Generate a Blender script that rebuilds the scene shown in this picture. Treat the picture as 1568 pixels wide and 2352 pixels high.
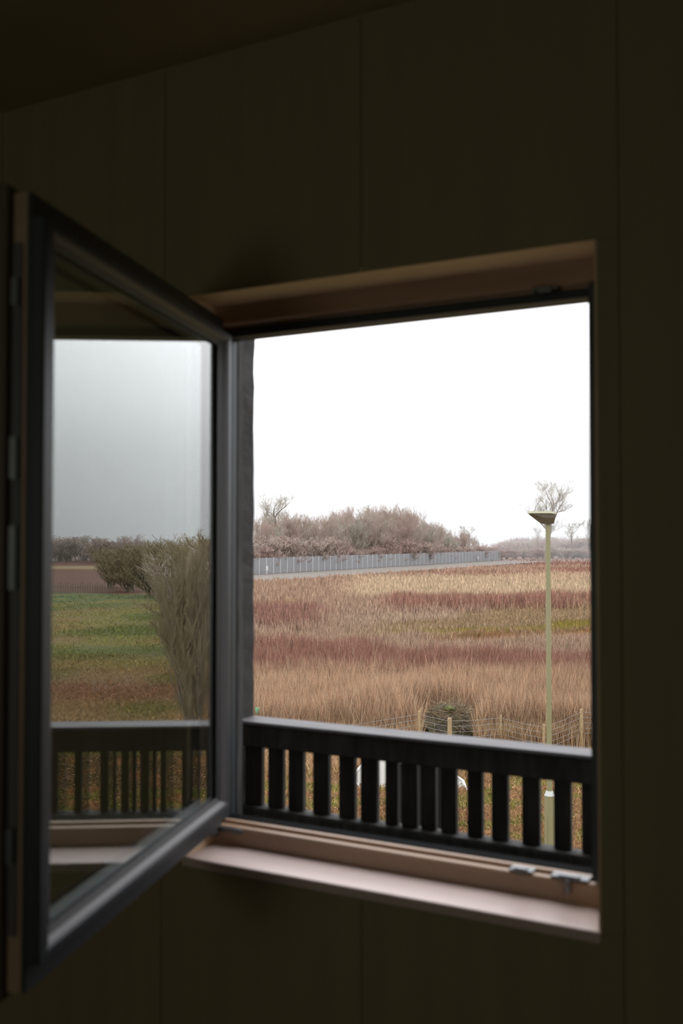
import bpy, bmesh, math, random
import numpy as np
from mathutils import Vector, Matrix
for o in list(bpy.data.objects): bpy.data.objects.remove(o)
C = bpy.context.scene.collection
R = math.radians

# ------------------------------------------------------------------ camera, sky, exposure
EYE = 1.6                      # eye height over the room's floor (floor z = 0, wall plane y = 0)
CAM = Vector((1.26, -1.741, EYE))
YAW = 27.7                     # degrees left of straight out of the window
F = 2287.0                     # focal length in pixels of the 1568 x 2352 frame (35 mm lens)
GZ = EYE - 5.05                # ground outside, one storey down
cam_data = bpy.data.cameras.new('camera'); cam = bpy.data.objects.new('camera', cam_data); C.objects.link(cam)
cam.location = CAM
cam.rotation_euler = (R(90 + 1.603), 0, R(YAW))
cam_data.sensor_fit = 'VERTICAL'; cam_data.sensor_height = 36.0; cam_data.sensor_width = 24.0
cam_data.lens = F / 2352 * 36.0
cam_data.clip_start = .05; cam_data.clip_end = 3000
cam_data.dof.use_dof = True; cam_data.dof.focus_distance = 17.0; cam_data.dof.aperture_fstop = 3.6
S = bpy.context.scene; S.camera = cam
S.view_settings.view_transform = 'Standard'; S.view_settings.look = 'None'
S.view_settings.gamma = 1; S.view_settings.use_curve_mapping = False
S.view_settings.exposure = 0.0

world = bpy.data.worlds.new('overcast_sky'); S.world = world; world.use_nodes = True
nt = world.node_tree; nt.nodes.clear()
tc = nt.nodes.new('ShaderNodeTexCoord'); sx = nt.nodes.new('ShaderNodeSeparateXYZ'); rp = nt.nodes.new('ShaderNodeValToRGB')
bg = nt.nodes.new('ShaderNodeBackground'); wo = nt.nodes.new('ShaderNodeOutputWorld')
nt.links.new(tc.outputs['Generated'], sx.inputs[0]); nt.links.new(sx.outputs['Z'], rp.inputs[0])
nt.links.new(rp.outputs[0], bg.inputs[0]); nt.links.new(bg.outputs[0], wo.inputs[0])
er = rp.color_ramp.elements
er[0].position = 0.0; er[0].color = (.295, .308, .317, 1)
er[1].position = 1.0; er[1].color = (1.2, 1.2, 1.23, 1)
for p, c in ((.02, (.315, .328, .338)), (.06, (.42, .43, .44)), (.12, (.58, .585, .60)), (.22, (.86, .86, .88)), (.5, (1.1, 1.1, 1.13))):
    e = er.new(p); e.color = (*c, 1)
bg.inputs[1].default_value = 2.75

# added fill light behind the camera, lifts the dark room
ld = bpy.data.lights.new('added_fill_light', 'AREA'); ld.shape = 'RECTANGLE'; ld.size = .8; ld.size_y = 1.0
ld.energy = 6.5; ld.color = (.97, 1.0, .80)
lo = bpy.data.objects.new('added_fill_light', ld); C.objects.link(lo)
lo.location = (.3, -4.55, 1.6); lo.rotation_euler = (R(90), 0, R(180)); lo.rotation_euler = (R(-90), 0, R(180))

# ------------------------------------------------------------------ helpers
yaw = R(YAW)
FW = Vector((-math.sin(yaw), math.cos(yaw), 0)); RT = Vector((math.cos(yaw), math.sin(yaw), 0))
def at(px, Z, z=GZ):           # a place on the ground seen in pixel column px at depth Z metres
    p = CAM + FW * Z + RT * ((px - 784) / F * Z); return Vector((p.x, p.y, z))
# the open sash works as a mirror: VC is the mirrored eye
SA = 285.75                    # heading of the open sash from its hinge
HINGE = Vector((0.018, 0.10, 0))
ed = Vector((math.cos(R(SA)), math.sin(R(SA)), 0))
dv = Vector((CAM.x - HINGE.x, CAM.y - HINGE.y, 0)); par = ed * dv.dot(ed)
VC = HINGE + par * 2 - dv
va = R(93.8); VF = Vector((math.cos(va), math.sin(va), 0)); VL = Vector((-math.sin(va), math.cos(va), 0))
def at_side(px, Z, z=GZ):      # same for what stands to the right, seen only in the sash's glass
    p = VC + VF * Z + VL * ((px - 784) / F * Z); return Vector((p.x, p.y, z))

def lin(r, g, b, k=1.0):
    f = lambda v: ((v / 255) / 12.92 if v / 255 <= .04045 else ((v / 255 + .055) / 1.055) ** 2.4) * k
    return (f(r), f(g), f(b))

def mat(name, col, rough=.6, col2=None, scale=8, stretch=(1, 1, 1), metal=0, bump=0, spec=.5, detail=5):
    m = bpy.data.materials.new(name); m.use_nodes = True; n = m.node_tree; b = n.nodes['Principled BSDF']
    b.inputs['Roughness'].default_value = rough; b.inputs['Metallic'].default_value = metal
    b.inputs['Specular IOR Level'].default_value = spec
    b.inputs['Base Color'].default_value = (*col, 1)
    if col2 or bump:
        t = n.nodes.new('ShaderNodeTexCoord'); mp = n.nodes.new('ShaderNodeMapping'); mp.inputs['Scale'].default_value = stretch
        nz = n.nodes.new('ShaderNodeTexNoise'); nz.inputs['Scale'].default_value = scale; nz.inputs['Detail'].default_value = detail
        n.links.new(t.outputs['Object'], mp.inputs[0]); n.links.new(mp.outputs[0], nz.inputs['Vector'])
        if col2:
            r = n.nodes.new('ShaderNodeValToRGB'); r.color_ramp.elements[0].position = .35; r.color_ramp.elements[1].position = .65
            r.color_ramp.elements[0].color = (*col, 1); r.color_ramp.elements[1].color = (*col2, 1)
            n.links.new(nz.outputs['Fac'], r.inputs[0]); n.links.new(r.outputs[0], b.inputs['Base Color'])
        if bump:
            bp = n.nodes.new('ShaderNodeBump'); bp.inputs['Strength'].default_value = bump; bp.inputs['Distance'].default_value = .01
            n.links.new(nz.outputs['Fac'], bp.inputs['Height']); n.links.new(bp.outputs[0], b.inputs['Normal'])
    return m
def mat_attr(name, rough=.8, transl=0):       # colour from the 'Col' attribute of the mesh
    m = bpy.data.materials.new(name); m.use_nodes = True; n = m.node_tree; b = n.nodes['Principled BSDF']
    b.inputs['Roughness'].default_value = rough; b.inputs['Specular IOR Level'].default_value = .15
    a = n.nodes.new('ShaderNodeAttribute'); a.attribute_name = 'Col'
    n.links.new(a.outputs['Color'], b.inputs['Base Color'])
    if transl:
        t = n.nodes.new('ShaderNodeBsdfTranslucent'); mx = n.nodes.new('ShaderNodeMixShader'); mx.inputs[0].default_value = transl
        n.links.new(a.outputs['Color'], t.inputs[0]); n.links.new(b.outputs[0], mx.inputs[1]); n.links.new(t.outputs[0], mx.inputs[2])
        n.links.new(mx.outputs[0], n.nodes['Material Output'].inputs[0])
    return m

M = {}
M['panel'] = mat('birch_panel', (.30, .25, .15), .6, (.34, .275, .165), 3, (6, 6, .4), spec=.3)
M['wall'] = mat('plaster', (.26, .22, .14), .8)
M['reveal'] = mat('oiled_reveal_wood', (.72, .52, .34), .55, (.78, .58, .38), 4, (.5, 5, 5))
M['sill'] = mat('sill_board', (.66, .53, .50), .35, (.72, .58, .54), 4, (.6, 6, 6))
M['frame'] = mat('oiled_frame_wood', (.36, .235, .155), .45, (.42, .28, .19), 5, (.6, 6, 6))
M['ceiling'] = mat('dark_ceiling', (.44, .37, .22), .8)
M['floor'] = mat('floorboard', (.16, .10, .06), .5, (.2, .13, .08), 4, (5, .6, 1))
M['alu'] = mat('anthracite_aluminium', (.04, .046, .052), .45, metal=.3)
M['alu_dark'] = mat('dark_aluminium', (.022, .024, .026), .5)
M['head'] = mat('blue_black_paint', (.030, .040, .046), .6)
M['frame_shade_tone'] = mat('shade_toned_lip', (.10, .075, .05), .5)  # frame wood in a darker colour, standing in for the unlit lip
M['bead'] = mat('grey_bead', (.10, .095, .10), .5, metal=.1)
M['gasket'] = mat('black_rubber', (.012, .012, .012), .6)
M['steel'] = mat('zinc_steel', (.19, .20, .21), .35, metal=.9)
M['char'] = mat('charred_timber', (.018, .017, .015), .75, (.045, .043, .042), 14, (3, 3, .5), bump=.6)
M['postm'] = mat('weathered_black_post', (.012, .011, .011), .85, (.032, .030, .030), 9, (1, 1, 1.6), bump=.8)
M['cap'] = mat('weathered_cap', (.085, .083, .088), .6, (.125, .12, .127), 10, (.6, 3, 3), bump=.3)
M['spacer'] = mat('spacer_bar', (.25, .26, .27), .4, metal=.6)
M['lampcol'] = mat('cream_green_paint', lin(158, 152, 110, .52), .5, lin(166, 160, 120, .52), 2, (1, 1, .3))
M['lamphead'] = mat('grey_brown_lamp_bowl', lin(120, 106, 84, .42), .45)
M['lamptop'] = mat('pale_lamp_cover', lin(190, 188, 158, .6), .5)
M['white'] = mat('white_collar', (.34, .36, .34), .5)
M['postwood'] = mat('grey_fence_post', lin(170, 150, 112, .75), .8, lin(150, 128, 96, .75), 20)
M['wire'] = mat('galvanised_wire', (.17, .16, .15), .5)
M['farpost'] = mat('far_fence_post', (.33, .33, .335), .5)
M['farmesh'] = mat('far_fence_pale', (.22, .222, .23), .55)
M['bark'] = mat('grey_brown_bark', (.17, .135, .105), .9, (.21, .175, .14), 3)
M['bark_pale'] = mat('pale_birch_bark', (.30, .25, .20), .8, (.38, .33, .27), 2)
M['twig_brown'] = mat('brown_twigs', (.34, .27, .225), .9)
M['twig_grey'] = mat('grey_olive_twigs', (.34, .315, .255), .9)
M['twig_red'] = mat('red_brown_twigs', (.33, .235, .20), .9)
M['twig_olive'] = mat('olive_hedge_twigs', (.24, .19, .11), .9)
M['field'] = mat_attr('field_soil_and_litter')
M['blade'] = mat_attr('dry_grass_blades', .8, .35)
M['pale'] = mat('pale_sheet', (.26, .25, .22), .5, (.22, .21, .185), 3)
M['edge'] = mat('white_edge', (.42, .42, .41), .45)
M['kerb'] = mat('pale_kerb', (.15, .14, .125), .9)
M['gravel'] = mat('grey_brown_gravel', (.095, .082, .068), .9, (.115, .10, .08), .5)
M['moss'] = mat('mossy_clippings', (.035, .027, .018), .9, (.065, .056, .024), 5, bump=1)
M['green'] = mat('green_plastic', (.10, .42, .25), .5)
M['black'] = mat('black_boards', (.010, .010, .009), .9, spec=.1)

def glass():
    m = bpy.data.materials.new('window_glass'); m.use_nodes = True; b = m.node_tree.nodes['Principled BSDF']
    b.inputs['Base Color'].default_value = (.93, .97, .96, 1); b.inputs['Roughness'].default_value = 0
    b.inputs['Transmission Weight'].default_value = 1; b.inputs['IOR'].default_value = 1.6
    return m
M['glass'] = glass()

def link(name, me, m, parent=None):
    o = bpy.data.objects.new(name, me); C.objects.link(o)
    if m: me.materials.append(m)
    if parent: o.parent = parent
    return o
def finish(bm, name, m, parent=None, bevel=0):
    if bevel: bmesh.ops.bevel(bm, geom=list(bm.edges), offset=bevel, segments=2, affect='EDGES', clamp_overlap=True)
    bmesh.ops.recalc_face_normals(bm, faces=bm.faces)
    me = bpy.data.meshes.new(name); bm.to_mesh(me); bm.free()
    return link(name, me, m, parent)
def bx(bm, x0, x1, y0, y1, z0, z1):
    r = bmesh.ops.create_cube(bm, size=1)
    for v in r['verts']:
        v.co = Vector(((x0 + x1) / 2 + v.co.x * (x1 - x0), (y0 + y1) / 2 + v.co.y * (y1 - y0), (z0 + z1) / 2 + v.co.z * (z1 - z0)))
    return r['verts']
def box(name, x0, x1, y0, y1, z0, z1, m, parent=None, bevel=0):
    bm = bmesh.new(); bx(bm, x0, x1, y0, y1, z0, z1); return finish(bm, name, m, parent, bevel)
def prism(name, prof, x0, x1, m, parent=None, axis='x', bevel=0):     # extrude a (y,z) outline along x
    bm = bmesh.new()
    a = [bm.verts.new((x0, y, z)) for y, z in prof]; b = [bm.verts.new((x1, y, z)) for y, z in prof]
    n = len(prof)
    bm.faces.new(a); bm.faces.new(b[::-1])
    for i in range(n): bm.faces.new((a[i], b[i], b[(i + 1) % n], a[(i + 1) % n]))
    return finish(bm, name, m, parent, bevel)
def ring(name, x0, x1, z0, z1, prof, m, parent=None, kz=1.0):   # mitred rectangular frame; prof = closed outline of (inset, y)
    bm = bmesh.new(); loops = []
    for cx, cz, sxx, sz in ((x0, z0, 1, 1), (x1, z0, -1, 1), (x1, z1, -1, -1), (x0, z1, 1, -1)):
        loops.append([bm.verts.new((cx + sxx * i, y, cz + sz * i * kz)) for i, y in prof])
    n = len(prof)
    for k in range(4):
        A, B = loops[k], loops[(k + 1) % 4]
        for i in range(n): bm.faces.new((A[i], B[i], B[(i + 1) % n], A[(i + 1) % n]))
    return finish(bm, name, m, parent)
def cyl(bm, p0, p1, r0, r1=None, seg=12):
    r1 = r0 if r1 is None else r1
    p0 = Vector(p0); p1 = Vector(p1); d = (p1 - p0); q = d.to_track_quat('Z', 'Y').to_matrix().to_4x4()
    bmesh.ops.create_cone(bm, cap_ends=True, segments=seg, radius1=r0, radius2=r1, depth=d.length,
                          matrix=Matrix.Translation((p0 + p1) / 2) @ q)
def empty(name, loc=(0, 0, 0), rz=0, label=None, cat=None, group=None, kind=None):
    o = bpy.data.objects.new(name, None); C.objects.link(o); o.location = loc; o.rotation_euler = (0, 0, rz)
    return tag(o, label, cat, group, kind)
def tag(o, label=None, cat=None, group=None, kind=None):
    if label: o['label'] = label
    if cat: o['category'] = cat
    if group: o['group'] = group
    if kind: o['kind'] = kind
    return o
def zz(d): return EYE + d       # height given relative to the eye

# ------------------------------------------------------------------ room shell
WX0, WX1 = -.035, .85                   # window opening in the wall
WZ0, WZ1 = zz(-.674), zz(.526)
RX0, RX1, RY0, CH = -1.7, 2.6, -4.6, 2.64
T = .19                                  # wall thickness
wf = empty('wall_front', (0, 0, 0), kind='structure')
bm = bmesh.new()
bx(bm, RX0 - .2, WX0, .014, T - .005, -.1, CH + .1); bx(bm, WX1, RX1 + .2, .014, T, -.1, CH + .1)
bx(bm, WX0, WX1, .014, T, -.1, WZ0 - .02); bx(bm, WX0, WX1, .014, T, WZ1 + .012, CH + .1)
finish(bm, 'wall_core', M['wall'], wf)
edges = [RX0, -1.077, -.586, -.093, .39, .889, 1.38, 1.87, 2.36, RX1]
g = .0007
def panel(x0, x1, z0, z1):
    if x1 - x0 > .012 and z1 - z0 > .012: box('wall_panel', x0 + g, x1 - g, 0, .0139, z0, z1, M['panel'], wf, .0006)
for a, b in zip(edges[:-1], edges[1:]):
    if b <= WX0 or a >= WX1: panel(a, b, 0, CH); continue
    lo_, hi_ = max(a, WX0), min(b, WX1)
    # panels above and below the window, with side strips where the seam stands off the opening
    panel(a, b, 0, WZ0 - .0005); panel(a, b, WZ1 + .0005, CH)
    if a < WX0: panel(a, WX0 + g, WZ0, WZ1)
    if b > WX1: panel(WX1 - g, b, WZ0, WZ1)
box('wall_left', RX0 - .15, RX0, RY0, 0, 0, CH, M['wall'])['kind'] = 'structure'
box('wall_right', RX1, RX1 + .15, RY0, 0, 0, CH, M['wall'])['kind'] = 'structure'
wb = empty('wall_back', kind='structure')
bm = bmesh.new()
bx(bm, RX0 - .15, -.1, RY0 - .15, RY0, 0, CH); bx(bm, .7, RX1 + .15, RY0 - .15, RY0, 0, CH)
bx(bm, -.1, .7, RY0 - .15, RY0, 0, 1.1); bx(bm, -.1, .7, RY0 - .15, RY0, 2.1, CH)
finish(bm, 'wall_core', M['wall'], wb)
# unseen window with a blind, added at the back as setting for the fill light
w2 = empty('added_window', (0, 0, 0), kind='structure')
ring('frame', -.1, .7, 1.1, 2.1, [(0, RY0 - .1), (.05, RY0 - .1), (.05, RY0 - .05), (0, RY0 - .05)], M['frame'], w2)
box('blind', -.05, .65, RY0 - .09, RY0 - .085, 1.15, 2.05, M['wall'], w2)
box('floor', RX0 - .15, RX1 + .15, RY0 - .15, 0, -.1, 0, M['floor'])['kind'] = 'structure'
box('ceiling', RX0 - .15, RX1 + .15, RY0 - .15, 0, CH, CH + .1, M['ceiling'])['kind'] = 'structure'

# ------------------------------------------------------------------ window frame in the opening
FY = .11
w1 = empty('window_1', (0, 0, 0), kind='structure')
prism('sill_board', [(-.004, WZ0 - .0185), (-.004, WZ0 - .002), (-.002, WZ0), (FY + .02, WZ0), (FY + .02, WZ0 - .0185)], WX0, WX1, M['sill'], w1)
box('head_lining', WX0, WX1, .0005, FY + .02, WZ1, WZ1 + .0115, M['reveal'], w1)
box('side_lining', WX0 - .0005, WX0 + .004, .0005, FY + .02, WZ0, WZ1, M['reveal'], w1)
box('side_lining', WX1 - .004, WX1 + .0005, .0005, FY + .02, WZ0, WZ1, M['reveal'], w1)
b0 = WZ0; t0 = WZ1
prism('bottom_rail', [(FY, b0), (FY, b0 + .036), (FY + .003, b0 + .040), (FY + .014, b0 + .041), (FY + .017, b0 + .036), (FY + .026, b0 + .036),
                      (FY + .029, b0 + .045), (FY + .038, b0 + .046), (FY + .041, b0 + .041), (FY + .05, b0 + .040), (FY + .05, b0)], WX0, WX1, M['frame'], w1)
prism('top_rail', [(FY, t0), (FY, t0 - .038), (FY + .003, t0 - .042), (FY + .014, t0 - .043), (FY + .017, t0 - .036), (FY + .026, t0 - .036),
                   (FY + .029, t0 - .047), (FY + .038, t0 - .048), (FY + .05, t0 - .046), (FY + .05, t0)], WX0, WX1, M['frame'], w1)
prism('outer_sill', [(FY + .051, b0 - .02), (FY + .051, b0 + .044), (FY + .058, b0 + .052), (FY + .066, b0 + .046), (T + .03, b0 + .01), (T + .03, b0 - .02)], WX0, WX1, M['alu'], w1)
prism('outer_top_rail', [(FY + .025, t0 - .049), (FY + .025, t0 - .066), (FY + .075, t0 - .066), (FY + .075, t0), (FY + .051, t0), (FY + .051, t0 - .049)], WX0 + .001, WX1 - .001, M['head'], w1)
bm = bmesh.new(); bx(bm, WX1 - .042, WX1 - .004, FY, FY + .05, b0 + .046, t0 - .048); finish(bm, 'side_rail', M['alu'], w1, .002)
bm = bmesh.new(); bx(bm, WX1 - .043, WX1 - .001, FY + .052, FY + .075, b0 + .046, t0 - .066); finish(bm, 'outer_side_rail', M['alu'], w1, .002)
bm = bmesh.new(); bx(bm, WX0 + .004, WX0 + .012, FY, FY + .05, b0 + .046, t0 - .048); finish(bm, 'side_rail', M['alu'], w1, .002)
bm = bmesh.new(); bx(bm, WX0 + .001, WX0 + .011, FY + .052, FY + .075, b0 + .046, t0 - .066); finish(bm, 'outer_side_rail', M['alu'], w1, .002)
# strikers and hinge pieces screwed to the frame
def striker(x, L, z, pin=False, s=1):
    o = box('striker_plate', x - L / 2, x + L / 2, FY + .002, FY + .03, z, z + .004 * s if s > 0 else z, M['steel'], w1) if s > 0 else \
        box('striker_plate', x - L / 2, x + L / 2, FY + .002, FY + .03, z - .004, z, M['steel'], w1)
    bm = bmesh.new(); bx(bm, x - L * .28, x + L * .28, FY - .004, FY + .012, z + (.0 if s > 0 else -.009), z + (.009 if s > 0 else 0))
    finish(bm, 'catch', M['steel'], o, .001)
    if pin:
        bm = bmesh.new(); cyl(bm, (x, FY - .006, z + .004), (x, FY - .006, z - .022), .006); finish(bm, 'pin', M['steel'], o)
striker(.672, .045, b0 + .041); striker(.765, .07, b0 + .041, True); striker(.725, .05, t0 - .043, False, -1)
hp = bmesh.new()
bx(hp, -.028, .045, FY - .012, FY - .001, b0 + .030, b0 + .040); bx(hp, -.028, -.010, FY - .034, FY - .012, b0 + .022, b0 + .034)
finish(hp, 'hinge_arm', M['steel'], w1, .002)
box('striker_plate', WX1 - .044, WX1 - .0405, FY + .004, FY + .03, zz(-.02), zz(.03), M['steel'], w1)

# ------------------------------------------------------------------ the open sash
sw = .835
sash = empty('window_sash', (HINGE.x, HINGE.y, EYE), R(SA),
             'open dark-framed double-glazed window sash swung inward at left, mirroring sky and hedge', 'window sash')
ez0, ez1, kz = -.587, .456, .58
# outside skin (local y = 0 faces the camera's side), bead, gasket, wood, lip
ring('outer_frame', 0, sw, ez0, ez1, [(0, -.02), (0, -.002), (.002, 0), (.022, 0), (.024, -.002), (.024, -.02)], M['alu'], sash, kz)
ring('glazing_bead', .0, sw, ez0, ez1, [(.0245, -.02), (.0245, -.0015), (.028, -.0015), (.039, -.0100), (.039, -.02)], M['bead'], sash, kz)
ring('gasket', .0, sw, ez0, ez1, [(.0395, -.019), (.0395, -.0100), (.055, -.0145), (.055, -.019)], M['gasket'], sash, kz)
ring('inner_frame', -.0, sw, -.628, .492, [(0, -.05), (0, -.0275), (.044, -.0275), (.046, -.0390), (.074, -.0395), (.074, -.05)], M['frame'], sash)
ring('rebate_cover', 0, sw, -.6275, .4915, [(0, -.027), (0, -.0205), (.044, -.0205), (.044, -.027)], M['alu_dark'], sash)
ring('rebate_lip', -.012, sw + .012, -.640, .503, [(0, -.072), (0, -.054), (.003, -.0505), (.085, -.0505), (.085, -.068), (.080, -.072)], M['frame_shade_tone'], sash)
gl = .047
glz = gl * kz
box('pane', gl, sw - gl, -.0245, -.0205, ez0 + glz, ez1 - glz, M['glass'], sash)
box('pane', gl, sw - gl, -.0385, -.0345, ez0 + glz, ez1 - glz, M['glass'], sash)
ring('spacer_bar', gl, sw - gl, ez0 + glz, ez1 - glz, [(0.0, -.034), (0.0, -.025), (.011, -.025), (.011, -.034)], M['spacer'], sash, .8)
lr = box('lock_rail', sw + .0002, sw + .0025, -.049, -.034, -.55, .42, M['bead'], sash)
for z0, z1 in ((.085, .145), (-.07, .02), (-.45, -.40), (.33, .37)):
    box('bolt', sw + .0026, sw + .009, -.048, -.037, z0, z1, M['steel'], lr, .0015)
hl = box('handle_base', sw - .05, sw - .02, -.085, -.0725, -.02, .12, M['steel'], sash, .003)
bm = bmesh.new(); cyl(bm, (sw - .035, -.084, .08), (sw - .035, -.125, .08), .009); bx(bm, sw - .045, sw - .025, -.132, -.118, -.05, .09)
finish(bm, 'handle', M['steel'], sash)

# ------------------------------------------------------------------ outside cladding and balustrade
oc = empty('wall_outside', (0, 0, 0), kind='structure')
for i in range(24):
    x = -2.0 + i * .2
    for z0, z1 in (((GZ, zz(-.71)), (zz(.56), 3.4)) if (x + .2 > WX0 and x < WX1) else ((GZ, 3.4),)):
        x0, x1 = x, x + .194
        box('cladding_board', x0, x1, T + .001, T + .024, z0, z1, M['char'], oc)
box('reveal_board', WX0 - .0005, WX0 + .010, FY + .08, T + .022, WZ0 - .01, zz(.50), M['char'], oc); box('reveal_board', WX1 - .010, WX1, FY + .08, T + .022, WZ0 - .01, zz(.50), M['char'], oc)
BY = .575
bal = empty('balustrade', (0, 0, 0), 0, 'black slatted timber balustrade with a grey weathered cap outside the window', 'balustrade')
def XB(px, Y):     # where the sight line of a pixel column crosses the plane y = Y
    h = math.pi / 2 + yaw - math.atan((px - 784) / F); return CAM.x + (Y - CAM.y) / math.tan(h)
BX0, BX1 = -.62, 1.75
bm = bmesh.new(); bx(bm, BX0, BX1, BY - .005, BY + .085, zz(-.508), zz(-.4985)); cap = finish(bm, 'rail_cap', M['cap'], bal, .003)
bm = bmesh.new(); bx(bm, BX0, BX1, BY, BY + .03, zz(-.566), zz(-.5085)); finish(bm, 'top_rail', M['char'], bal, .003)
bm = bmesh.new(); bx(bm, BX0, BX1, BY + .002, BY + .06, zz(-.86), zz(-.733)); finish(bm, 'bottom_rail', M['char'], bal, .004)
SY = BY + .05
gaps = [(566, 572), (610, 624), (658, 670), (704, 726), (762, 785), (821, 834), (872, 890), (918, 927), (962, 971), (1004, 1016), (1051, 1076),
        (1110, 1131), (1168, 1200), (1240, 1272), (1311, 1335)]
gx = [(XB(a, SY), XB(b, SY)) for a, b in gaps]
k = 0; xs = BX0 + .02
while xs < gx[0][0] - .1: box('slat', xs, xs + .055, BY + .0305, BY + .05, zz(-.733), zz(-.5085), M['char'], bal, .002); xs += .075
prev = xs
for a, b in gx: box('slat', prev, a, BY + .0305, BY + .05, zz(-.733), zz(-.5085), M['char'], bal, .002); prev = b
xs = prev
while xs < BX1 - .06: box('slat', xs, xs + .06, BY + .0305, BY + .05, zz(-.733), zz(-.5085), M['char'], bal, .002); xs += .08
box('deck_board', BX0, BX1, T + .03, BY + .06, -.12, -.09, M['char'], bal)
for i in range(15): box('lower_board', BX0 + i * .158, BX0 + i * .158 + .152, BY + .008, BY + .03, -.09, zz(-.862), M['char'], bal)
pm = bmesh.new(); vs = bx(pm, -.385, XB(583, BY + .085), BY - .02, BY + .085, GZ, 3.0)
bmesh.ops.subdivide_edges(pm, edges=[e for e in pm.edges if abs(e.verts[0].co.z - e.verts[1].co.z) > 1], cuts=160)
rr = random.Random(3)
for v in pm.verts:
    v.co.x += rr.uniform(-.0022, .0022); v.co.y += rr.uniform(-.002, .002)
tag(finish(pm, 'timber_post', M['postm']), 'rough blackened square timber post rising beside the hinge side of the window', 'post')
tag(box('timber_post', 1.62, 1.73, BY - .02, BY + .085, GZ, 3.0, M['postm'], None, .004), 'smooth black timber post carrying the far right end of the balustrade', 'post')

# ------------------------------------------------------------------ ground
rng = np.random.default_rng(7)
Cx, Cy = CAM.x, CAM.y
def uv_of(x, y):
    dx, dy = x - Cx, y - Cy
    Z = dx * FW.x + dy * FW.y; L = dx * RT.x + dy * RT.y
    Z = np.maximum(Z, 1.0)
    return 784 + F * L / Z, Z
def side_of(x, y):
    dx, dy = x - VC.x, y - VC.y
    Z = np.maximum(dx * VF.x + dy * VF.y, 1.0); L = dx * VL.x + dy * VL.y
    return 784 + F * L / Z, Z
def vnoise(x, y, s, seed=0):
    x = x / s + 100 + seed * 17.3; y = y / s + 100 + seed * 9.1
    xi = np.floor(x).astype(np.int64); yi = np.floor(y).astype(np.int64); fx = x - xi; fy = y - yi
    def h(a, b):
        v = np.sin(a * 127.1 + b * 311.7 + seed * 74.7) * 43758.5453; return v - np.floor(v)
    fx = fx * fx * (3 - 2 * fx); fy = fy * fy * (3 - 2 * fy)
    return (h(xi, yi) * (1 - fx) + h(xi + 1, yi) * fx) * (1 - fy) + (h(xi, yi + 1) * (1 - fx) + h(xi + 1, yi + 1) * fx) * fy
def A(*c): return np.array(lin(*c))
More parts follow.
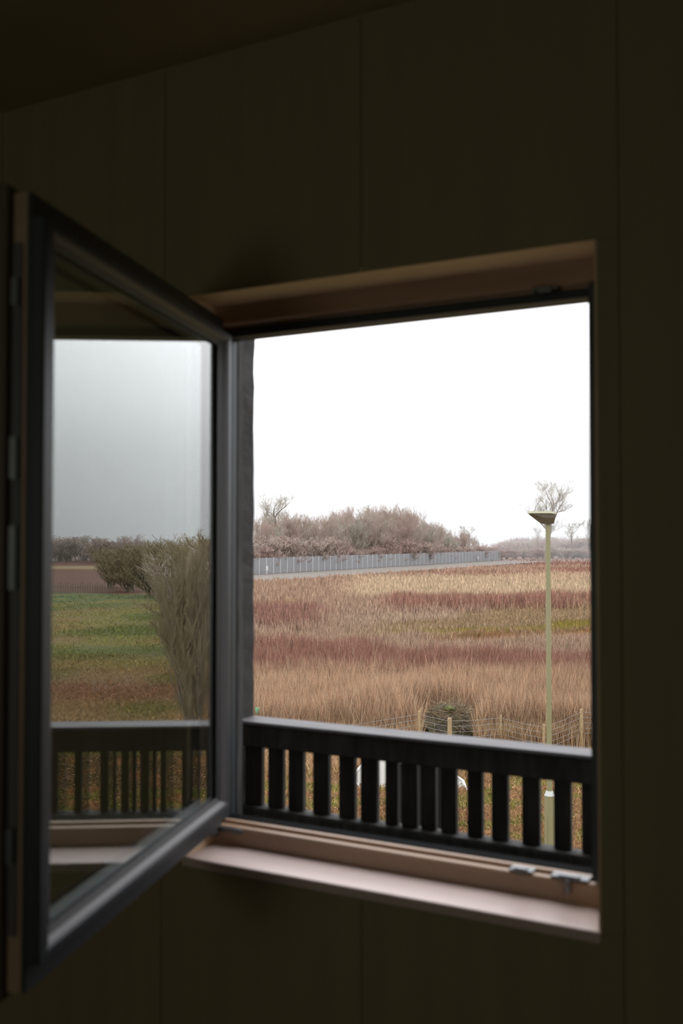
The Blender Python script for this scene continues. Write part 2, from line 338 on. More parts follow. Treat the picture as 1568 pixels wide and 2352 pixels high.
def field_colour(x, y):
    """colour and sward height of the field at world x, y"""
    u, Z = uv_of(x, y); v = 1240 + 11549 / Z
    n1 = vnoise(x, y, 9, 1) - .5; n2 = vnoise(x, y, 2.5, 2) - .5; n3 = vnoise(x, y, 25, 3) - .5
    vv = v + (n1 * 16 + n2 * 10) * np.clip((v - 1290) / 120, .15, 1.2)
    uu = u + n1 * 70 + n2 * 40 + n3 * 40
    N = len(x); col = np.tile(A(165, 137, 117), (N, 1)); h = np.full(N, .75)
    def put(mask, c, hh, k=1.0):
        nonlocal col, h
        m = np.clip(mask, 0, 1)[:, None] * k; col = col * (1 - m) + A(*c)[None] * m
        h = h * (1 - m[:, 0]) + hh * m[:, 0]
    def band(c, w, soft=6.0): return np.clip((w - np.abs(vv - c)) / soft + .5, 0, 1)
    put(band(1284, 11), (152, 124, 110), .6)
    put(band(1296, 5, 4) * (uu > 950), (146, 108, 96), .6)
    put(band(1312, 9, 5) * (vnoise(x, y, 14, 5) > .45), (150, 112, 96), .7)
    put(band(1353, 24, 8) * np.clip((uu - 770) / 60, 0, 1), (190, 168, 140), .7)
    put(band(1330, 9, 8) * np.clip((uu - 1120) / 60, 0, 1), (186, 162, 136), .7)
    put(band(1400, 17, 8) * np.clip((uu - 860) / 60, 0, 1), (154, 114, 98), 1.2)
    put(band(1395, 6, 5) * np.clip((720 - uu) / 60, 0, 1), (160, 134, 72), .3)
    put(band(1428, 18, 10) * np.clip((uu - 740) / 60, 0, 1), (166, 142, 122), .5)
    put(band(1440, 28, 10) * np.clip((770 - uu) / 50, 0, 1), (152, 114, 100), 1.2)
    lc = 1478 - np.clip(uu - 820, 0, 700) * .098
    lm = np.clip((7 - np.abs(vv - lc)) / 5 + .5, 0, 1) * np.clip((uu - 790) / 40, 0, 1)
    put(lm, (146, 128, 66), .34)
    put(np.clip((15 - np.abs(vv - lc - 24)) / 6 + .5, 0, 1) * np.clip((uu - 960) / 90, 0, 1), (150, 112, 72), .12)
    put(np.clip((13 - np.abs(vv - lc + 22)) / 6 + .5, 0, 1) * np.clip((uu - 820) / 90, 0, 1), (158, 134, 104), .4)
    put(np.clip((vv - 1508 - 26 * np.clip((uu - 800) / 200, 0, 1)) / 12, 0, 1), (150, 110, 94), 1.15)
    put(np.clip((vv - 1590 + 40 * (n3 * 2)) / 40, 0, 1), (182, 148, 120), 1.15)
    put(np.clip((v - 1700) / 6, 0, 1), (172, 142, 108), .62)
    lw = np.clip((v - 1770) / 20, 0, 1)
    g1 = (vnoise(x, y, .35, 8) > .5); lawn = np.where(g1[:, None], A(128, 124, 66)[None], A(150, 118, 84)[None])
    col = col * (1 - lw[:, None]) + lawn * lw[:, None]; h = h * (1 - lw) + .05 * lw
    # the side towards the right: reflected in the glass
    p, Zs = side_of(x, y); w = 1240 + 11549 / Zs
    hd = np.degrees(np.arctan2(y - Cy, x - Cx)); sd = np.clip((95 - hd) / 2, 0, 1)
    sc = np.tile(A(128, 88, 72), (N, 1))
    def puts(m, c):
        nonlocal sc
        m = np.clip(m, 0, 1)[:, None]; sc = sc * (1 - m) + A(*c)[None] * m
    puts(np.clip((5 - np.abs(w - 1303)) / 3, 0, 1), (176, 150, 110))
    wn = w + n2 * 20 + n1 * 20
    q1 = vnoise(x, y, 2.2, 21); q2 = vnoise(x, y, 5.5, 22)
    puts((w - 1362) / 3, (152, 144, 88)); puts((6 - np.abs(wn - 1372)) / 6, (98, 124, 84))
    puts((w > 1385) * (q1 - .45) * 3, (162, 140, 96)); puts((w > 1385) * (q2 - .5) * 3.5, (118, 124, 68))
    puts((wn - 1500) / 50 * .8, (150, 122, 86)); puts((w > 1500) * (q1 - .5) * 2.5, (122, 112, 66)); puts((w > 1540) * (q2 - .55) * 2.5, (138, 100, 74))
    puts((w - 1700) / 40, (120, 118, 52)); puts((w > 1735) * (w < 1812) * .8, (112, 86, 60)); puts((vnoise(x, y, .5, 4) > .7) * (w > 1740), (150, 108, 66))
    col = col * (1 - sd[:, None]) + sc * sd[:, None]; h = h * (1 - sd) + np.where((w > 1355), .05, .5) * sd
    return col, h
def np_mesh(name, V, Fc, cols=None, m=None, parent=None, nside=3):
    me = bpy.data.meshes.new(name); V = np.asarray(V, np.float32); Fc = np.asarray(Fc, np.int32)
    me.vertices.add(len(V)); me.vertices.foreach_set('co', V.ravel())
    me.loops.add(Fc.size); me.loops.foreach_set('vertex_index', Fc.ravel())
    me.polygons.add(len(Fc)); me.polygons.foreach_set('loop_start', np.arange(0, Fc.size, Fc.shape[1], dtype=np.int32))
    me.polygons.foreach_set('loop_total', np.full(len(Fc), Fc.shape[1], np.int32))
    me.update(calc_edges=True)
    if cols is not None:
        a = me.color_attributes.new('Col', 'FLOAT_COLOR', 'POINT')
        a.data.foreach_set('color', np.concatenate([cols, np.ones((len(cols), 1))], 1).astype(np.float32).ravel())
    return link(name, me, m, parent)
# polar-spaced ground sheet round the house
nr, na = 330, 420
rad = np.concatenate([[2.2], np.geomspace(4, 900, nr - 1)]); ang = np.radians(np.linspace(35, 150, na))
RR, AA = np.meshgrid(rad, ang, indexing='ij'); gxx = Cx + RR * np.cos(AA); gyy = Cy + RR * np.sin(AA)
hh = (vnoise(gxx.ravel(), gyy.ravel(), 3, 11) - .5) * .12 * np.clip((RR.ravel() - 20) / 20, 0, 1)
col, _ = field_colour(gxx.ravel(), gyy.ravel())
Vg = np.stack([gxx.ravel(), gyy.ravel(), GZ + hh - .02], 1)
i0 = (np.arange(nr - 1)[:, None] * na + np.arange(na - 1)[None]).ravel()
Fg = np.stack([i0, i0 + na, i0 + na + 1, i0 + 1], 1)
GK = .48
np_mesh('ground', Vg, Fg, col * GK, M['field'])['kind'] = 'structure'

def blades(name, x, y, h, w, lean, colr, label, cat, m=M['blade'], z0=None):
    n = len(x); yawb = rng.uniform(-1.1, 1.1, n) + yaw
    rx, ry = np.cos(yawb) * w / 2, np.sin(yawb) * w / 2
    la = rng.uniform(0, 2 * np.pi, n); lx, ly = np.cos(la) * lean * h, np.sin(la) * lean * h
    zb = np.full(n, GZ - .03) if z0 is None else z0
    V = np.empty((n, 5, 3)); V[:, 0] = np.stack([x - rx, y - ry, zb], 1); V[:, 1] = np.stack([x + rx, y + ry, zb], 1)
    V[:, 2] = np.stack([x + rx * .8 + lx * .35, y + ry * .8 + ly * .35, zb + h * .55], 1)
    V[:, 3] = np.stack([x - rx * .8 + lx * .35, y - ry * .8 + ly * .35, zb + h * .55], 1)
    V[:, 4] = np.stack([x + lx, y + ly, zb + h], 1)
    b = np.arange(n) * 5
    Fc = np.concatenate([np.stack([b, b + 1, b + 2], 1), np.stack([b, b + 2, b + 3], 1), np.stack([b + 3, b + 2, b + 4], 1)])
    cc = np.repeat(colr, 5, axis=0)
    o = np_mesh(name, V.reshape(-1, 3), Fc, np.clip(cc, 0, 1), m); tag(o, label, cat, kind='stuff'); return o
# tall dry grass of the field: sampled evenly over the view so that near and far are equally dense
n = 330000
u = rng.uniform(330, 1620, n); v = 1285 + (1716 - 1285) * rng.uniform(0, 1, n) ** .85
Z = 11549 / (v - 1240); L = (u - 784) / F * Z
x = Cx + FW.x * Z + RT.x * L; y = Cy + FW.y * Z + RT.y * L
c, h = field_colour(x, y)
# keep the clippings heap, the far verge and the fence strip free
hp_ = at(1028, 26.3); keep = ((x - hp_.x) ** 2 + (y - hp_.y) ** 2) > 1.15 ** 2
keep &= ~((np.abs(u - 1028) < 62) & (Z < 26.0))
FA, FB = at(560, 141), at(1150, 243)
fd = (FB - FA).normalized(); fn = Vector((fd.y, -fd.x, 0)); 
if fn.dot(Vector((Cx, Cy, 0)) - FA) < 0: fn = -fn
dist = (x - FA.x) * fn.x + (y - FA.y) * fn.y
along = (x - FA.x) * fd.x + (y - FA.y) * fd.y
keep &= (dist > 16) | (along > (FB - FA).length - 8)
keep &= dist > -25
keep &= np.degrees(np.arctan2(y - Cy, x - Cx)) > 96
x, y, Z, c, h = x[keep], y[keep], Z[keep], c[keep], h[keep]; n = len(x)
hv = h * rng.uniform(.55, 1.12, n) * (.8 + .4 * vnoise(x, y, 1.2, 6)); w = np.clip(Z / F * rng.uniform(1.1, 2.3, n), .010, .16)
br = rng.lognormal(0, .28, n)[:, None]
c = c * br; near = np.clip((v[keep] - 1300) / 140, .25, 1); redd = c[:, 1] / c[:, 0] < .56
pale = rng.uniform(0, 1, n) < np.where(redd, .07, .24) * near * (h > .45); c[pale] = c[pale] * .35 + A(222, 198, 166) * .65
dark = rng.uniform(0, 1, n) < .16 * near; c[dark] = c[dark] * .5
green = (rng.uniform(0, 1, n) < .5) & (h < .37) & (h > .27); c[green] = c[green] * .6 + A(136, 132, 70) * .4
blades('field_grass', x, y, hv, w, rng.uniform(.05, .35, n), c * .70, 'tall dry straw and red-brown grass covering the field', 'grass')
# short rough lawn between the house and the wire fence
n = 90000
u = rng.uniform(430, 1560, n); v = rng.uniform(1735, 2120, n); Z = 11549 / (v - 1240); L = (u - 784) / F * Z
x = Cx + FW.x * Z + RT.x * L; y = Cy + FW.y * Z + RT.y * L; c, h = field_colour(x, y)
br = rng.lognormal(0, .4, n)[:, None]; c = c * br
tan = rng.uniform(0, 1, n) < .35; c[tan] = c[tan] * .3 + A(176, 140, 100) * .7
blades('lawn_grass', x, y, rng.uniform(.04, .11, n) + h * .3, rng.uniform(.012, .03, n), rng.uniform(.2, 1.1, n), c * .8, 'short rough green and brown grass seen between the balustrade slats', 'grass')
# side lawn (seen in the glass)
n = 60000
pz = rng.uniform(100, 520, n); v = rng.uniform(1366, 1900, n); Z = 11549 / (v - 1240); L = (pz - 784) / F * Z
x = VC.x + VF.x * Z + VL.x * L; y = VC.y + VF.y * Z + VL.y * L; c, h = field_colour(x, y)
blades('side_lawn_grass', x, y, rng.uniform(.04, .14, n), np.clip(Z / F * 2.2, .015, .1), rng.uniform(.2, .9, n), c * 1.0 * rng.lognormal(0, .35, n)[:, None], 'green mown grass mirrored in the sash glass', 'grass')
# fallen leaves
n = 5000
u = rng.uniform(500, 1500, n); v = rng.uniform(1745, 2080, n); Z = 11549 / (v - 1240); L = (u - 784) / F * Z
x = Cx + FW.x * Z + RT.x * L; y = Cy + FW.y * Z + RT.y * L
p2 = rng.uniform(100, 520, 5000); Z2 = 11549 / (rng.uniform(1700, 1900, 5000) - 1240); L2 = (p2 - 784) / F * Z2
x = np.concatenate([x, VC.x + VF.x * Z2 + VL.x * L2]); y = np.concatenate([y, VC.y + VF.y * Z2 + VL.y * L2]); n = len(x)
a = rng.uniform(0, 6.28, n); s = rng.uniform(.02, .045, n); V = np.empty((n, 4, 3))
for k_, (da, rr_) in enumerate(((0, 1), (1.57, .6), (3.14, 1), (4.71, .6))):
    V[:, k_] = np.stack([x + np.cos(a + da) * s * rr_, y + np.sin(a + da) * s * rr_, GZ + .05 + rng.uniform(0, .03, n)], 1)
cl = np.where(rng.uniform(0, 1, n)[:, None] < .5, A(150, 116, 82)[None], A(112, 76, 52)[None]) * .8 * rng.lognormal(0, .3, n)[:, None]
o = np_mesh('fallen_leaves', V.reshape(-1, 3), np.arange(n * 4).reshape(-1, 4), np.repeat(np.clip(cl, 0, 1), 4, axis=0), M['blade'])
tag(o, 'tan fallen leaves scattered over the near lawn', 'leaves', kind='stuff')

# ------------------------------------------------------------------ street lamp
LZ = 15.4; lp = at(1258, LZ)
lamp = empty('street_lamp', lp, yaw, 'pale green street lamp on a slim pole standing before the field', 'street lamp')
H0 = 5.30
bm = bmesh.new(); cyl(bm, (0, 0, 0), (0, 0, 1.13), .083, .078, 24); finish(bm, 'pole_base', M['lampcol'], lamp)
bm = bmesh.new(); cyl(bm, (0, 0, 1.13), (0, 0, 1.20), .080, .050, 24); finish(bm, 'collar', M['white'], lamp)
bm = bmesh.new(); cyl(bm, (0, 0, 1.20), (0, 0, H0 + .01), .041, .037, 20); finish(bm, 'pole', M['lampcol'], lamp)
box('access_door', -.045, .045, -.088, -.078, .35, .85, M['lampcol'], lamp, .004)
bm = bmesh.new()
outl = [(-.300, .155, .165), (-.262, .125, .165), (-.205, .085, .165), (-.150, .045, .165), (-.100, .010, .165), (-.060, .0, .165), (.075, .0, .160), (.092, .055, .158), (.112, .130, .150)]
wd = [.035, .075, .11, .125, .13, .13, .12, .11, .085]
sec = []
for (ux, zb, zt), wy in zip(outl, wd):
    ring_ = [(-.62, 0), (-.95, .55), (-1, 1), (1, 1), (.95, .55), (.62, 0)]
    sec.append([bm.verts.new((ux, wy * a, H0 + zb + (zt - zb) * b)) for a, b in ring_])
for p, q in zip(sec[:-1], sec[1:]):
    for i in range(6): bm.faces.new((p[i], q[i], q[(i + 1) % 6], p[(i + 1) % 6]))
bm.faces.new(sec[0]); bm.faces.new(sec[-1][::-1]); finish(bm, 'lamp_bowl', M['lamphead'], lamp)
bm = bmesh.new(); top = [(-.318, .03), (-.28, .09), (-.15, .14), (.02, .145), (.10, .11), (.118, .05)]
pts = [(a, b) for a, b in top] + [(a, -b) for a, b in top[::-1]]
va_ = [bm.verts.new((a, b, H0 + .158 - max(0, a - .03) * .18)) for a, b in pts]; vb_ = [bm.verts.new((a * .97, b * .93, H0 + .192 - max(0, a - .03) * .28)) for a, b in pts]
bm.faces.new(va_); bm.faces.new(vb_[::-1]); N_ = len(pts)
for i in range(N_): bm.faces.new((va_[i], vb_[i], vb_[(i + 1) % N_], va_[(i + 1) % N_]))
finish(bm, 'lamp_cover', M['lamptop'], lamp)
bm = bmesh.new(); cyl(bm, (-.02, 0, H0 + .185), (-.02, 0, H0 + .215), .035, .03, 16); finish(bm, 'light_sensor', M['white'], lamp)

# ------------------------------------------------------------------ stock fence in front of the field
fpx = [(700, 23.6, .6, .04), (962, 24.1, .93, .035), (1031, 23.6, .85, .055), (1148, 24.3, .80, .025), (1246, 24.0, .63, .035), (1332, 24.3, .94, .045), (1450, 24.3, .94, .05), (1580, 24.3, .94, .05)]
sf = empty('stock_fence', at(1031, 23.6), 0, 'low wooden-post and wire stock fence running along the edge of the field', 'fence')
org = at(1031, 23.6)
tops = []
for px, Zf, hf, rf in fpx:
    p = at(px, Zf) - org; bm = bmesh.new(); cyl(bm, (p.x, p.y, -.1), (p.x, p.y, hf), rf, rf * .92, 10)
    bm.normal_update(); o = finish(bm, 'post', M['postwood'], sf); tops.append((p, hf))
for lv in (.07, .20, .33, .46, .58):
    for (p, a), (q, b) in zip(tops[:-1], tops[1:]):
        if min(a, b) - lv < .03: continue
        bm = bmesh.new(); cyl(bm, (p.x, p.y, a - lv), ((p.x + q.x) / 2, (p.y + q.y) / 2, (a + b) / 2 - lv - .02), .0045, seg=5)
        cyl(bm, ((p.x + q.x) / 2, (p.y + q.y) / 2, (a + b) / 2 - lv - .02), (q.x, q.y, b - lv), .0045, seg=5); finish(bm, 'wire', M['wire'], sf)
bm = bmesh.new()
for (p, a), (q, b) in zip(tops[:-1], tops[1:]):
    L_ = (q - p).length; m_ = int(L_ / .3)
    for i in range(1, m_):
        t = i / m_; c_ = p.lerp(q, t); zt = a + (b - a) * t - .07 - .02 * (1 - abs(2 * t - 1)); cyl(bm, (c_.x, c_.y, .02), (c_.x, c_.y, zt), .0035, seg=3)
o = finish(bm, 'mesh_wire', M['wire'], sf); o['kind'] = 'stuff'

# ------------------------------------------------------------------ heap of clippings, tree guard, things glimpsed below
hpos = at(1028, 26.3)
bm = bmesh.new(); bmesh.ops.create_icosphere(bm, subdivisions=4, radius=1)
rr = random.Random(9)
from mathutils import noise as mn
for v_ in bm.verts:
    d = 1 + .2 * mn.noise(v_.co * 2.2) + .14 * mn.noise(v_.co * 6) + .1 * mn.noise(v_.co * 14)
    v_.co = Vector((v_.co.x * .95 * d, v_.co.y * .7 * d, max(v_.co.z, -.12) * .66 * d))
heap = empty('clippings_heap', hpos, yaw, 'mossy brown heap of cut branches and weeds behind the wire fence', 'heap')
finish(bm, 'heap_body', M['moss'], heap)
segs = []
def seg_mesh(name, segs, m, parent, ns=3):
    P0 = np.array([s[0] for s in segs]); P1 = np.array([s[1] for s in segs]); r0 = np.array([s[2] for s in segs]); r1 = np.array([s[3] for s in segs])
    d = P1 - P0; d /= np.linalg.norm(d, axis=1)[:, None] + 1e-9
    ref = np.where(np.abs(d[:, 2:3]) > .9, np.array([[1., 0, 0]]), np.array([[0, 0, 1.]])); a = np.cross(d, ref); a /= np.linalg.norm(a, axis=1)[:, None]; b = np.cross(d, a)
    n_ = len(segs); V = np.empty((n_, 2 * ns, 3))
    for k_ in range(ns):
        t = 2 * math.pi * k_ / ns; o_ = a * math.cos(t) + b * math.sin(t)
        V[:, k_] = P0 + o_ * r0[:, None]; V[:, ns + k_] = P1 + o_ * r1[:, None]
    base = np.arange(n_) * 2 * ns
    Fc = np.concatenate([np.stack([base + k_, base + (k_ + 1) % ns, base + ns + (k_ + 1) % ns, base + ns + k_], 1) for k_ in range(ns)])
    return np_mesh(name, V.reshape(-1, 3), Fc, None, m, parent)
for i in range(1500):
    a_ = rr.uniform(0, 6.28); q_ = rr.uniform(.1, 1); base = (math.cos(a_) * .85 * q_, math.sin(a_) * .68 * q_, .68 * math.sqrt(max(0, 1 - q_ * q_)) * rr.uniform(.75, 1.05))
    dd = Vector((rr.uniform(-1, 1), rr.uniform(-1, 1), rr.uniform(-.25, .5))).normalized() * rr.uniform(.15, .5)
    segs.append((base, tuple(Vector(base) + dd), rr.uniform(.004, .011), .003))
sm = seg_mesh('cut_stems', segs[:1000], mat('cut_stem', (.13, .09, .055), .9, (.17, .125, .07), 9), heap); sm['kind'] = 'stuff'
sm = seg_mesh('straw_stems', segs[1000:], M['postwood'], heap); sm['kind'] = 'stuff'
bm = bmesh.new(); bmesh.ops.create_icosphere(bm, subdivisions=3, radius=1)
for v_ in bm.verts:
    d = 1 + .3 * mn.noise(v_.co * 3); v_.co = Vector((.0 + v_.co.x * .17 * d, -.2 + v_.co.y * .2 * d, .66 + v_.co.z * .07 * d))
finish(bm, 'moss_patch', mat('bright_moss', (.05, .06, .012), .9, (.085, .09, .02), 12), heap)

tg = at(588, 25.2)
bm = bmesh.new(); cyl(bm, (0, 0, 0), (0, 0, .72), .035, .035, 12); cyl(bm, (.02, 0, .70), (.05, .02, .82), .045, .06, 10)
o = finish(bm, 'tree_guard', M['green']); o.location = (tg.x, tg.y, GZ); tag(o, 'small bright green plastic tree guard at the field edge beside the post', 'tree guard')

# pale canopy with white edges, under it a black store
cp = at(940, 19.6)
can = empty('garden_canopy', cp, yaw, 'pale sheet canopy with white edges glimpsed between the balustrade slats', 'canopy')
def cpt(px, py, Z=19.6):   # a point of the canopy outline, on a slightly sloping sheet
    return ((px - 940) / F * Z, 0, (1240 - py) / F * Z + 5.05)
poly = [(806, 1812), (845, 1780), (905, 1744), (990, 1770), (1075, 1817), (1090, 1858), (1000, 1900), (900, 1885), (862, 1862), (830, 1830)]
bm = bmesh.new(); f1 = [bm.verts.new(Vector(cpt(*p)) + Vector((0, (1900 - p[1]) * .012, 0))) for p in poly]; f2 = [bm.verts.new(v_.co + Vector((0, .01, -.03))) for v_ in f1]
bm.faces.new(f1); bm.faces.new(f2[::-1])
for i in range(len(poly)): bm.faces.new((f1[i], f2[i], f2[(i + 1) % len(poly)], f1[(i + 1) % len(poly)]))
finish(bm, 'sheet', M['pale'], can)
for i in range(len(poly)):
    p = Vector(cpt(*poly[i])) + Vector((0, (1900 - poly[i][1]) * .012, 0)); q = Vector(cpt(*poly[(i + 1) % len(poly)])) + Vector((0, (1900 - poly[(i + 1) % len(poly)][1]) * .012, 0))
    bm = bmesh.new(); cyl(bm, p, q, .028, seg=8); finish(bm, 'edge_tube', M['edge'], can)
for i in (0, 2, 4, 6):
    p = Vector(cpt(*poly[i])) + Vector((0, (1900 - poly[i][1]) * .012, 0)); bm = bmesh.new(); cyl(bm, (p.x, p.y, 0), p, .02, seg=8); finish(bm, 'leg', M['edge'], can)
sp = at(970, 17.4)
shed = empty('garden_store', sp, yaw, 'black boarded garden store in front of the pale canopy, below the balustrade', 'store')
sw_ = .56; sh = (1240 - 1752) / F * 17.4 + 5.05
for i in range(8): box('board', -sw_ + i * .14, -sw_ + i * .14 + .134, -.02, 0, 0, sh, M['black'], shed)
box('body', -sw_, sw_, .001, .5, 0, sh - .005, M['black'], shed)
prism('lid', [(-.05, sh), (-.05, sh + .015), (.55, sh + .03), (.55, sh)], -sw_ - .02, sw_ + .02, M['black'], shed)

# ------------------------------------------------------------------ far security fence, verge and kerb
spacing = 2.0
Lf = (FB - FA).length; nb = int(Lf / spacing)
ff = empty('security_fence', FA, math.atan2(fd.y, fd.x), 'long grey steel security fence in front of the bare wood', 'fence')
bm = bmesh.new(); bx(bm, -.09, .09, -.06, .06, 0, 2.45); finish(bm, 'post', M['farpost'], ff); pme = ff.children[0].data
bm = bmesh.new()
for i in range(14):
    x_ = .14 + i * (spacing - .24) / 13.5; bx(bm, x_, x_ + .085, -.02, .02, .08, 2.4)
bx(bm, .1, spacing - .1, .02, .05, .5, .56); bx(bm, .1, spacing - .1, .02, .05, 1.9, 1.96)
p0 = finish(bm, 'panel', M['farmesh'], ff)
for i in range(1, nb + 1):
    o = bpy.data.objects.new('post', pme); C.objects.link(o); o.parent = ff; o.location = (i * spacing, 0, 0)
    if i < nb: o = bpy.data.objects.new('panel', p0.data); C.objects.link(o); o.parent = ff; o.location = (i * spacing, 0, 0)
def strip(name, a0, a1, m, z=.05, kind='structure'):
    P = [FA + fn * a0 - fd * 60, FB + fn * a0 + fd * 1, FB + fn * a1 - fd * 12, FA + fn * a1 - fd * 60]
    bm = bmesh.new(); vs_ = [bm.verts.new((p.x, p.y, GZ + z)) for p in P]; vl = [bm.verts.new((p.x, p.y, GZ - .1)) for p in P]
    bm.faces.new(vs_); bm.faces.new(vl[::-1])
    for i in range(4): bm.faces.new((vs_[i], vl[i], vl[(i + 1) % 4], vs_[(i + 1) % 4]))
    o = finish(bm, name, m); o['kind'] = kind; return o
strip('verge', .3, 13.2, M['gravel'], .06); strip('kerb', 13.2, 14.3, M['kerb'], .16)
for (i_, off, nm, lb) in ((3.2, 1.0, 'sign_board', 'small white sign board low on the near end of the security fence'), (44, .4, 'sign_board', 'tiny white sign board near the far end of the security fence')):
    p = FA + fd * (i_ + 1.4) * 1.0 + fn * off
    if nm == 'sign_board' and i_ > 10: p = FA + fd * 97 + fn * off
    bm = bmesh.new(); bx(bm, -.28, .28, -.02, .02, .55, 1.2); bx(bm, -.03, .03, -.015, .015, 0, .55)
    o = finish(bm, nm, M['edge']); o.location = (p.x, p.y, GZ + .06); o.rotation_euler = (0, 0, math.atan2(fd.y, fd.x)); tag(o, lb, 'sign')

# ------------------------------------------------------------------ trees
def tree_segs(seed, H, spread, trunkr, counts=(9, 6, 6, 4), up=.55, low=.3, tw=.014, multi=1, bare=.0):
    r = random.Random(seed); thick = []; thin = []
    def branch(p, d, L, rad, lev):
        npc = 4 if lev < 2 else (3 if lev == 2 else 2)
        pts = [Vector(p)]; dd = Vector(d).normalized()
        for i in range(npc):
            wob = .10 if lev == 0 else .24
            dd = (dd + Vector((r.gauss(0, wob), r.gauss(0, wob), r.gauss(0, wob * .5) + .06 * (lev > 0)))).normalized()
            pts.append(pts[-1] + dd * L / npc)
        end = rad * (.35 if lev == 0 else .4)
        for i in range(npc):
            a = rad + (end - rad) * i / npc; b = rad + (end - rad) * (i + 1) / npc
            (thick if lev < 2 else thin).append((tuple(pts[i]), tuple(pts[i + 1]), max(a, tw), max(b, tw * .7)))
        if lev >= len(counts): return
        for k_ in range(counts[lev]):
            t = (low + (1 - low) * (k_ + r.random()) / counts[lev]) if lev == 0 else r.uniform(.2, 1)
            t = min(t, .999); j = int(t * npc); q = pts[j].lerp(pts[j + 1], t * npc - j)
            az = r.uniform(0, 6.283); side = Vector((math.cos(az), math.sin(az), 0))
            base = (pts[min(j + 1, npc)] - pts[j]).normalized()
            nd = (base * up + side * spread * (1 if lev == 0 else .8) + Vector((0, 0, .38))).normalized()
            nl = L * (.55 if lev == 0 else .52) * r.uniform(.7, 1.15) * (1.15 - .45 * t if lev == 0 else 1)
            branch(q, nd, nl, rad * (.42 if lev == 0 else .5) * (1.1 - .4 * t), lev + 1)
    for m_ in range(multi):
        d = Vector((r.uniform(-.35, .35), r.uniform(-.35, .35), 1)) if multi > 1 else Vector((0, 0, 1))
        branch((r.uniform(-.3, .3) * (multi > 1), r.uniform(-.3, .3) * (multi > 1), -.15), d, H * .78, trunkr, 0)
    mz = max(s[1][2] for s in thin); k_ = H / mz
    sc = lambda L_: [((a[0] * k_, a[1] * k_, a[2] * k_), (b[0] * k_, b[1] * k_, b[2] * k_), c_, d_) for a, b, c_, d_ in L_]
    return sc(thick), sc(thin)
PROTO = {}
def proto(key, twig, bark, **kw):
    th, tn = tree_segs(**kw)
    a = seg_mesh('trunk', th, bark, None, 5); b = seg_mesh('twigs', tn, twig, None, 3)
    me = (a.data, b.data, kw['H']); bpy.data.objects.remove(a); bpy.data.objects.remove(b); PROTO[key] = me
proto('wood_a', M['twig_grey'], M['bark'], seed=1, H=12, spread=.72, trunkr=.20, counts=(13, 8, 6, 4), low=.25, tw=.013)
proto('wood_b', M['twig_brown'], M['bark'], seed=2, H=12, spread=.55, trunkr=.17, counts=(13, 7, 6, 4), low=.25, tw=.014)
proto('wood_c', M['twig_red'], M['bark'], seed=3, H=12, spread=.6, trunkr=.15, counts=(12, 7, 6, 4), low=.2, tw=.014)
proto('birch', M['twig_brown'], M['bark_pale'], seed=4, H=12, spread=.5, trunkr=.17, counts=(10, 7, 6, 4), low=.4, tw=.013)
proto('big', M['twig_grey'], M['bark'], seed=8, H=20, spread=1.0, trunkr=.42, counts=(12, 7, 6, 4), low=.36, up=.8, tw=.018)
proto('open', M['twig_grey'], M['bark'], seed=12, H=10, spread=1.0, trunkr=.26, counts=(6, 5, 4, 4), low=.4, tw=.03)
proto('bush_r', M['twig_red'], M['bark'], seed=21, H=4, spread=.8, trunkr=.05, counts=(7, 6, 5), low=.1, tw=.018, multi=9)
proto('bush_b', M['twig_brown'], M['bark'], seed=22, H=4, spread=.8, trunkr=.05, counts=(7, 6, 5), low=.1, tw=.018, multi=9)
proto('hedge', M['twig_olive'], M['bark'], seed=23, H=5, spread=.75, trunkr=.05, counts=(9, 7, 6), low=.04, tw=.013, multi=12)
proto('hedge_b', M['twig_brown'], M['bark'], seed=24, H=5, spread=.75, trunkr=.05, counts=(9, 7, 6), low=.04, tw=.013, multi=12)
rt = random.Random(5)
def plant(key, pos, h, name, label, cat, group=None, wide=1.0):
    tm, wm, H = PROTO[key]; e = empty(name, pos, rt.uniform(0, 6.28), label, cat, group)
    for nm, me in (('trunk', tm), ('twigs', wm)):
        o = bpy.data.objects.new(nm, me); C.objects.link(o); o.parent = e
    s_ = h / H; e.scale = (s_ * wide, s_ * wide, s_); return e
def fenceZ(px):
    # depth of the security fence in a pixel column
    d = FW + RT * ((px - 784) / F); P = Vector((Cx, Cy, 0)); den = d.x * fn.x + d.y * fn.y
    return ((FA.x - P.x) * fn.x + (FA.y - P.y) * fn.y) / den
def hfor(ytop, Z): return (1240 - ytop) / F * Z + 5.05
prof = [(540, 1205), (585, 1212), (600, 1190), (640, 1130), (675, 1150), (700, 1178), (720, 1176), (760, 1172), (800, 1162), (825, 1152), (860, 1158), (895, 1150), (930, 1153), (955, 1176), (985, 1188), (1015, 1200), (1040, 1222), (1075, 1212), (1100, 1238), (1130, 1250)]
def ptop(px):
    for (a, ya), (b, yb) in zip(prof[:-1], prof[1:]):
        if a <= px <= b: return ya + (yb - ya) * (px - a) / (b - a)
    return 1215 if px < 540 else 1250
WG = 'bare trees of the wood behind the security fence'
plant('big', at(643, fenceZ(643) + 16), hfor(1126, fenceZ(643) + 16), 'bare_tree', 'tallest grey-olive bare tree at the left end of the wood', 'tree', wide=1.25)
plant('wood_a', at(862, fenceZ(862) + 12), hfor(1156, fenceZ(862) + 12), 'bare_tree', 'round-crowned bare tree in the middle of the wood', 'tree', wide=.9)
plant('open', at(1076, 262), hfor(1206, 262), 'bare_tree', 'small rounded bare tree at the low right end of the wood', 'tree', wide=.8)
px = 470
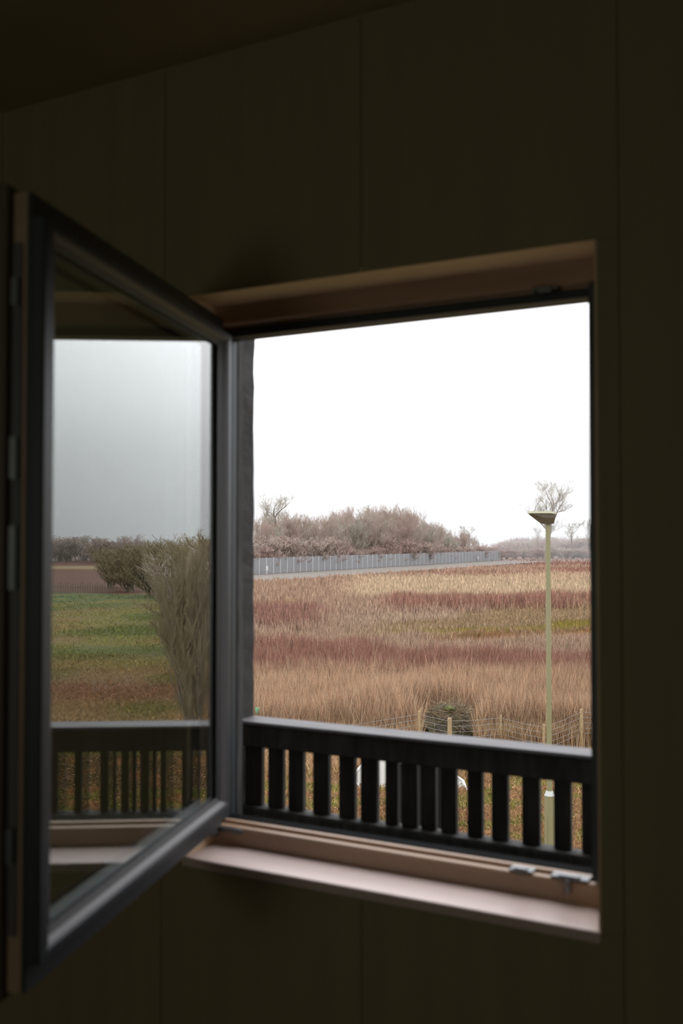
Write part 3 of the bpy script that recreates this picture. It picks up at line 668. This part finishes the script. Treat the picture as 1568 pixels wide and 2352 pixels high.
while px < 1112:
    for row, dz in enumerate((9, 22, 38)):
        q = px + rt.uniform(-9, 9) + row * 7; Zt = fenceZ(q) + dz
        y_ = ptop(q) - 4 + rt.uniform(0, 13) + (5 if row == 0 else 0)
        k_ = rt.choice(['wood_a', 'wood_b', 'wood_b', 'wood_c', 'birch']) if row < 2 else rt.choice(['wood_b', 'wood_c'])
        if 600 < q < 690: y_ = max(y_, 1176)
        plant(k_, at(q, Zt), max(3.5, hfor(y_, Zt)), 'bare_tree', 'bare brown tree standing among others in the wood behind the security fence', 'tree', WG, wide=rt.uniform(.75, 1.0))
    px += 18 if px > 560 else 40
px = 470
while px < 1150:
    for dz in (5, 15):
        q = px + rt.uniform(-6, 6); Zt = fenceZ(q) + dz
        plant(rt.choice(['bush_r', 'bush_b', 'bush_r']), at(q, Zt), rt.uniform(3.2, 6.2) if q < 1040 else rt.uniform(2.4, 4), 'bare_shrub', 'leafless reddish shrub under the trees of the wood', 'shrub', 'shrubs under the trees behind the security fence', wide=1.25)
    px += 16 if px > 560 else 40
# right hand horizon
rt = random.Random(31)
plant('big', at(1251, 238), hfor(1088, 238), 'bare_tree', 'tall spreading bare tree directly behind the street lamp', 'tree', wide=1.1)
plant('open', at(1312, 262), hfor(1198, 262), 'bare_tree', 'dark gnarled bare tree right of the street lamp on the horizon', 'tree', wide=.9)
plant('open', at(1346, 275), hfor(1190, 275), 'bare_tree', 'slender bare tree nearest the right window jamb on the horizon', 'tree', wide=.6)
plant('open', at(1236, 268), hfor(1210, 268), 'bare_tree', 'thin low bare tree just left of the street lamp pole', 'tree', wide=.45)
plant('open', at(1460, 262), hfor(1180, 262), 'bare_tree', 'bare tree hidden behind the right jamb', 'tree', wide=.9)
px = 1118
while px < 1600:
    for dz in (285, 320, 355):
        q = px + rt.uniform(-8, 8); Zt = dz + rt.uniform(-8, 8)
        y_ = (1262 if q < 1150 else 1246 - min(9, (q - 1150) * .2)) + rt.uniform(-9, 5)
        plant(rt.choice(['bush_b', 'wood_c', 'bush_r', 'wood_b']), at(q, Zt), max(3, hfor(y_, Zt)), 'bare_tree', 'low hazy bare tree in the distant belt on the right of the horizon', 'tree', 'distant low tree belt', wide=1.9)
    px += 15 if px < 1400 else 40
# dead bracken bank before the belt
px = 1150
while px < 1500:
    q = px + rt.uniform(-5, 5); plant(rt.choice(['bush_r', 'bush_b']), at(q, 262 + rt.uniform(-12, 12)), rt.uniform(2.2, 3.6), 'bare_shrub', 'low brown shrub at the far edge of the field', 'shrub', 'low shrubs at the far field edge', wide=1.8); px += 17
# hedge and trees to the right of the house (mirrored in the glass)
rt = random.Random(12)
HG = 'hedge bushes mirrored in the glass'
for q, Zt, h_, wd_ in ((255, 106, 4.6, 1.5), (300, 98, 5.0, 1.6), (345, 90, 5.2, 1.4), (385, 84, 5.2, 1.3), (400, 76, 5.2, 1.1), (425, 70, 5.3, 1.1), (455, 66, 5.3, 1.1), (435, 60, 5.2, 1.0), (468, 54, 5.3, 1.3), (492, 48, 5.3, 1.3), (515, 43, 5.2, 1.3), (505, 58, 5.4, 1.2),
                        (545, 38.5, 5.3, 1.25), (575, 34.5, 5.3, 1.25), (605, 31, 5.3, 1.25), (560, 46, 5.4, 1.2), (640, 28, 5.3, 1.0)):
    plant(rt.choice(['hedge', 'hedge', 'hedge_b']), at_side(q, Zt), h_ * rt.uniform(.95, 1.06), 'hedge_bush', 'bushy olive-brown leafless hedge bush mirrored in the sash glass', 'hedge', HG, wide=wd_)
proto('climber', M['twig_olive'], M['bark'], seed=41, H=5.6, spread=.5, trunkr=.06, counts=(14, 8, 7), low=.03, tw=.011, multi=6)
plant('climber', at_side(458, 23.5), hfor(1208, 23.5), 'bare_tree', 'slim twiggy tree mirrored at the hinge side of the sash glass', 'tree', wide=.5)
px = 80
while px < 330:
    q = px + rt.uniform(-5, 5); Zt = 235 + rt.uniform(-15, 15)
    plant(rt.choice(['wood_b', 'wood_c', 'bush_b', 'bush_r']), at_side(q, Zt), hfor(1232 + rt.uniform(-8, 14), Zt), 'bare_tree', 'distant bare tree mirrored at the free side of the sash glass', 'tree', 'distant trees mirrored in the glass', wide=1.7)
    px += 13
pf = empty('picket_fence', at_side(80, 96), 0, 'small dark picket fence mirrored far off in the sash glass', 'fence'); o0 = at_side(80, 96)
for i in range(34):
    p = at_side(80 + i * 5.6, 96) - o0; box('picket', p.x - .04, p.x + .04, p.y - .03, p.y + .03, 0, .75 + .1 * (i % 3), M['bark'], pf)
a_, b_ = at_side(80, 96.1) - o0, at_side(80 + 33 * 5.6, 96.1) - o0
bm = bmesh.new(); cyl(bm, (a_.x, a_.y, .5), (b_.x, b_.y, .5), .03, seg=5); finish(bm, 'rail', M['bark'], pf)

# ------------------------------------------------------------------ mist over the far field
hz = bpy.data.materials.new('mist'); hz.use_nodes = True; n_ = hz.node_tree; n_.nodes.clear()
vs_ = n_.nodes.new('ShaderNodeVolumeScatter'); vs_.inputs['Density'].default_value = .0036; vs_.inputs['Color'].default_value = (.97, .985, 1, 1)
mo = n_.nodes.new('ShaderNodeOutputMaterial'); n_.links.new(vs_.outputs[0], mo.inputs['Volume'])
tag(box('mist', -420, 260, 212, 520, GZ - 2, 30, hz), 'thin grey winter mist over the far field and trees', 'mist', kind='stuff')
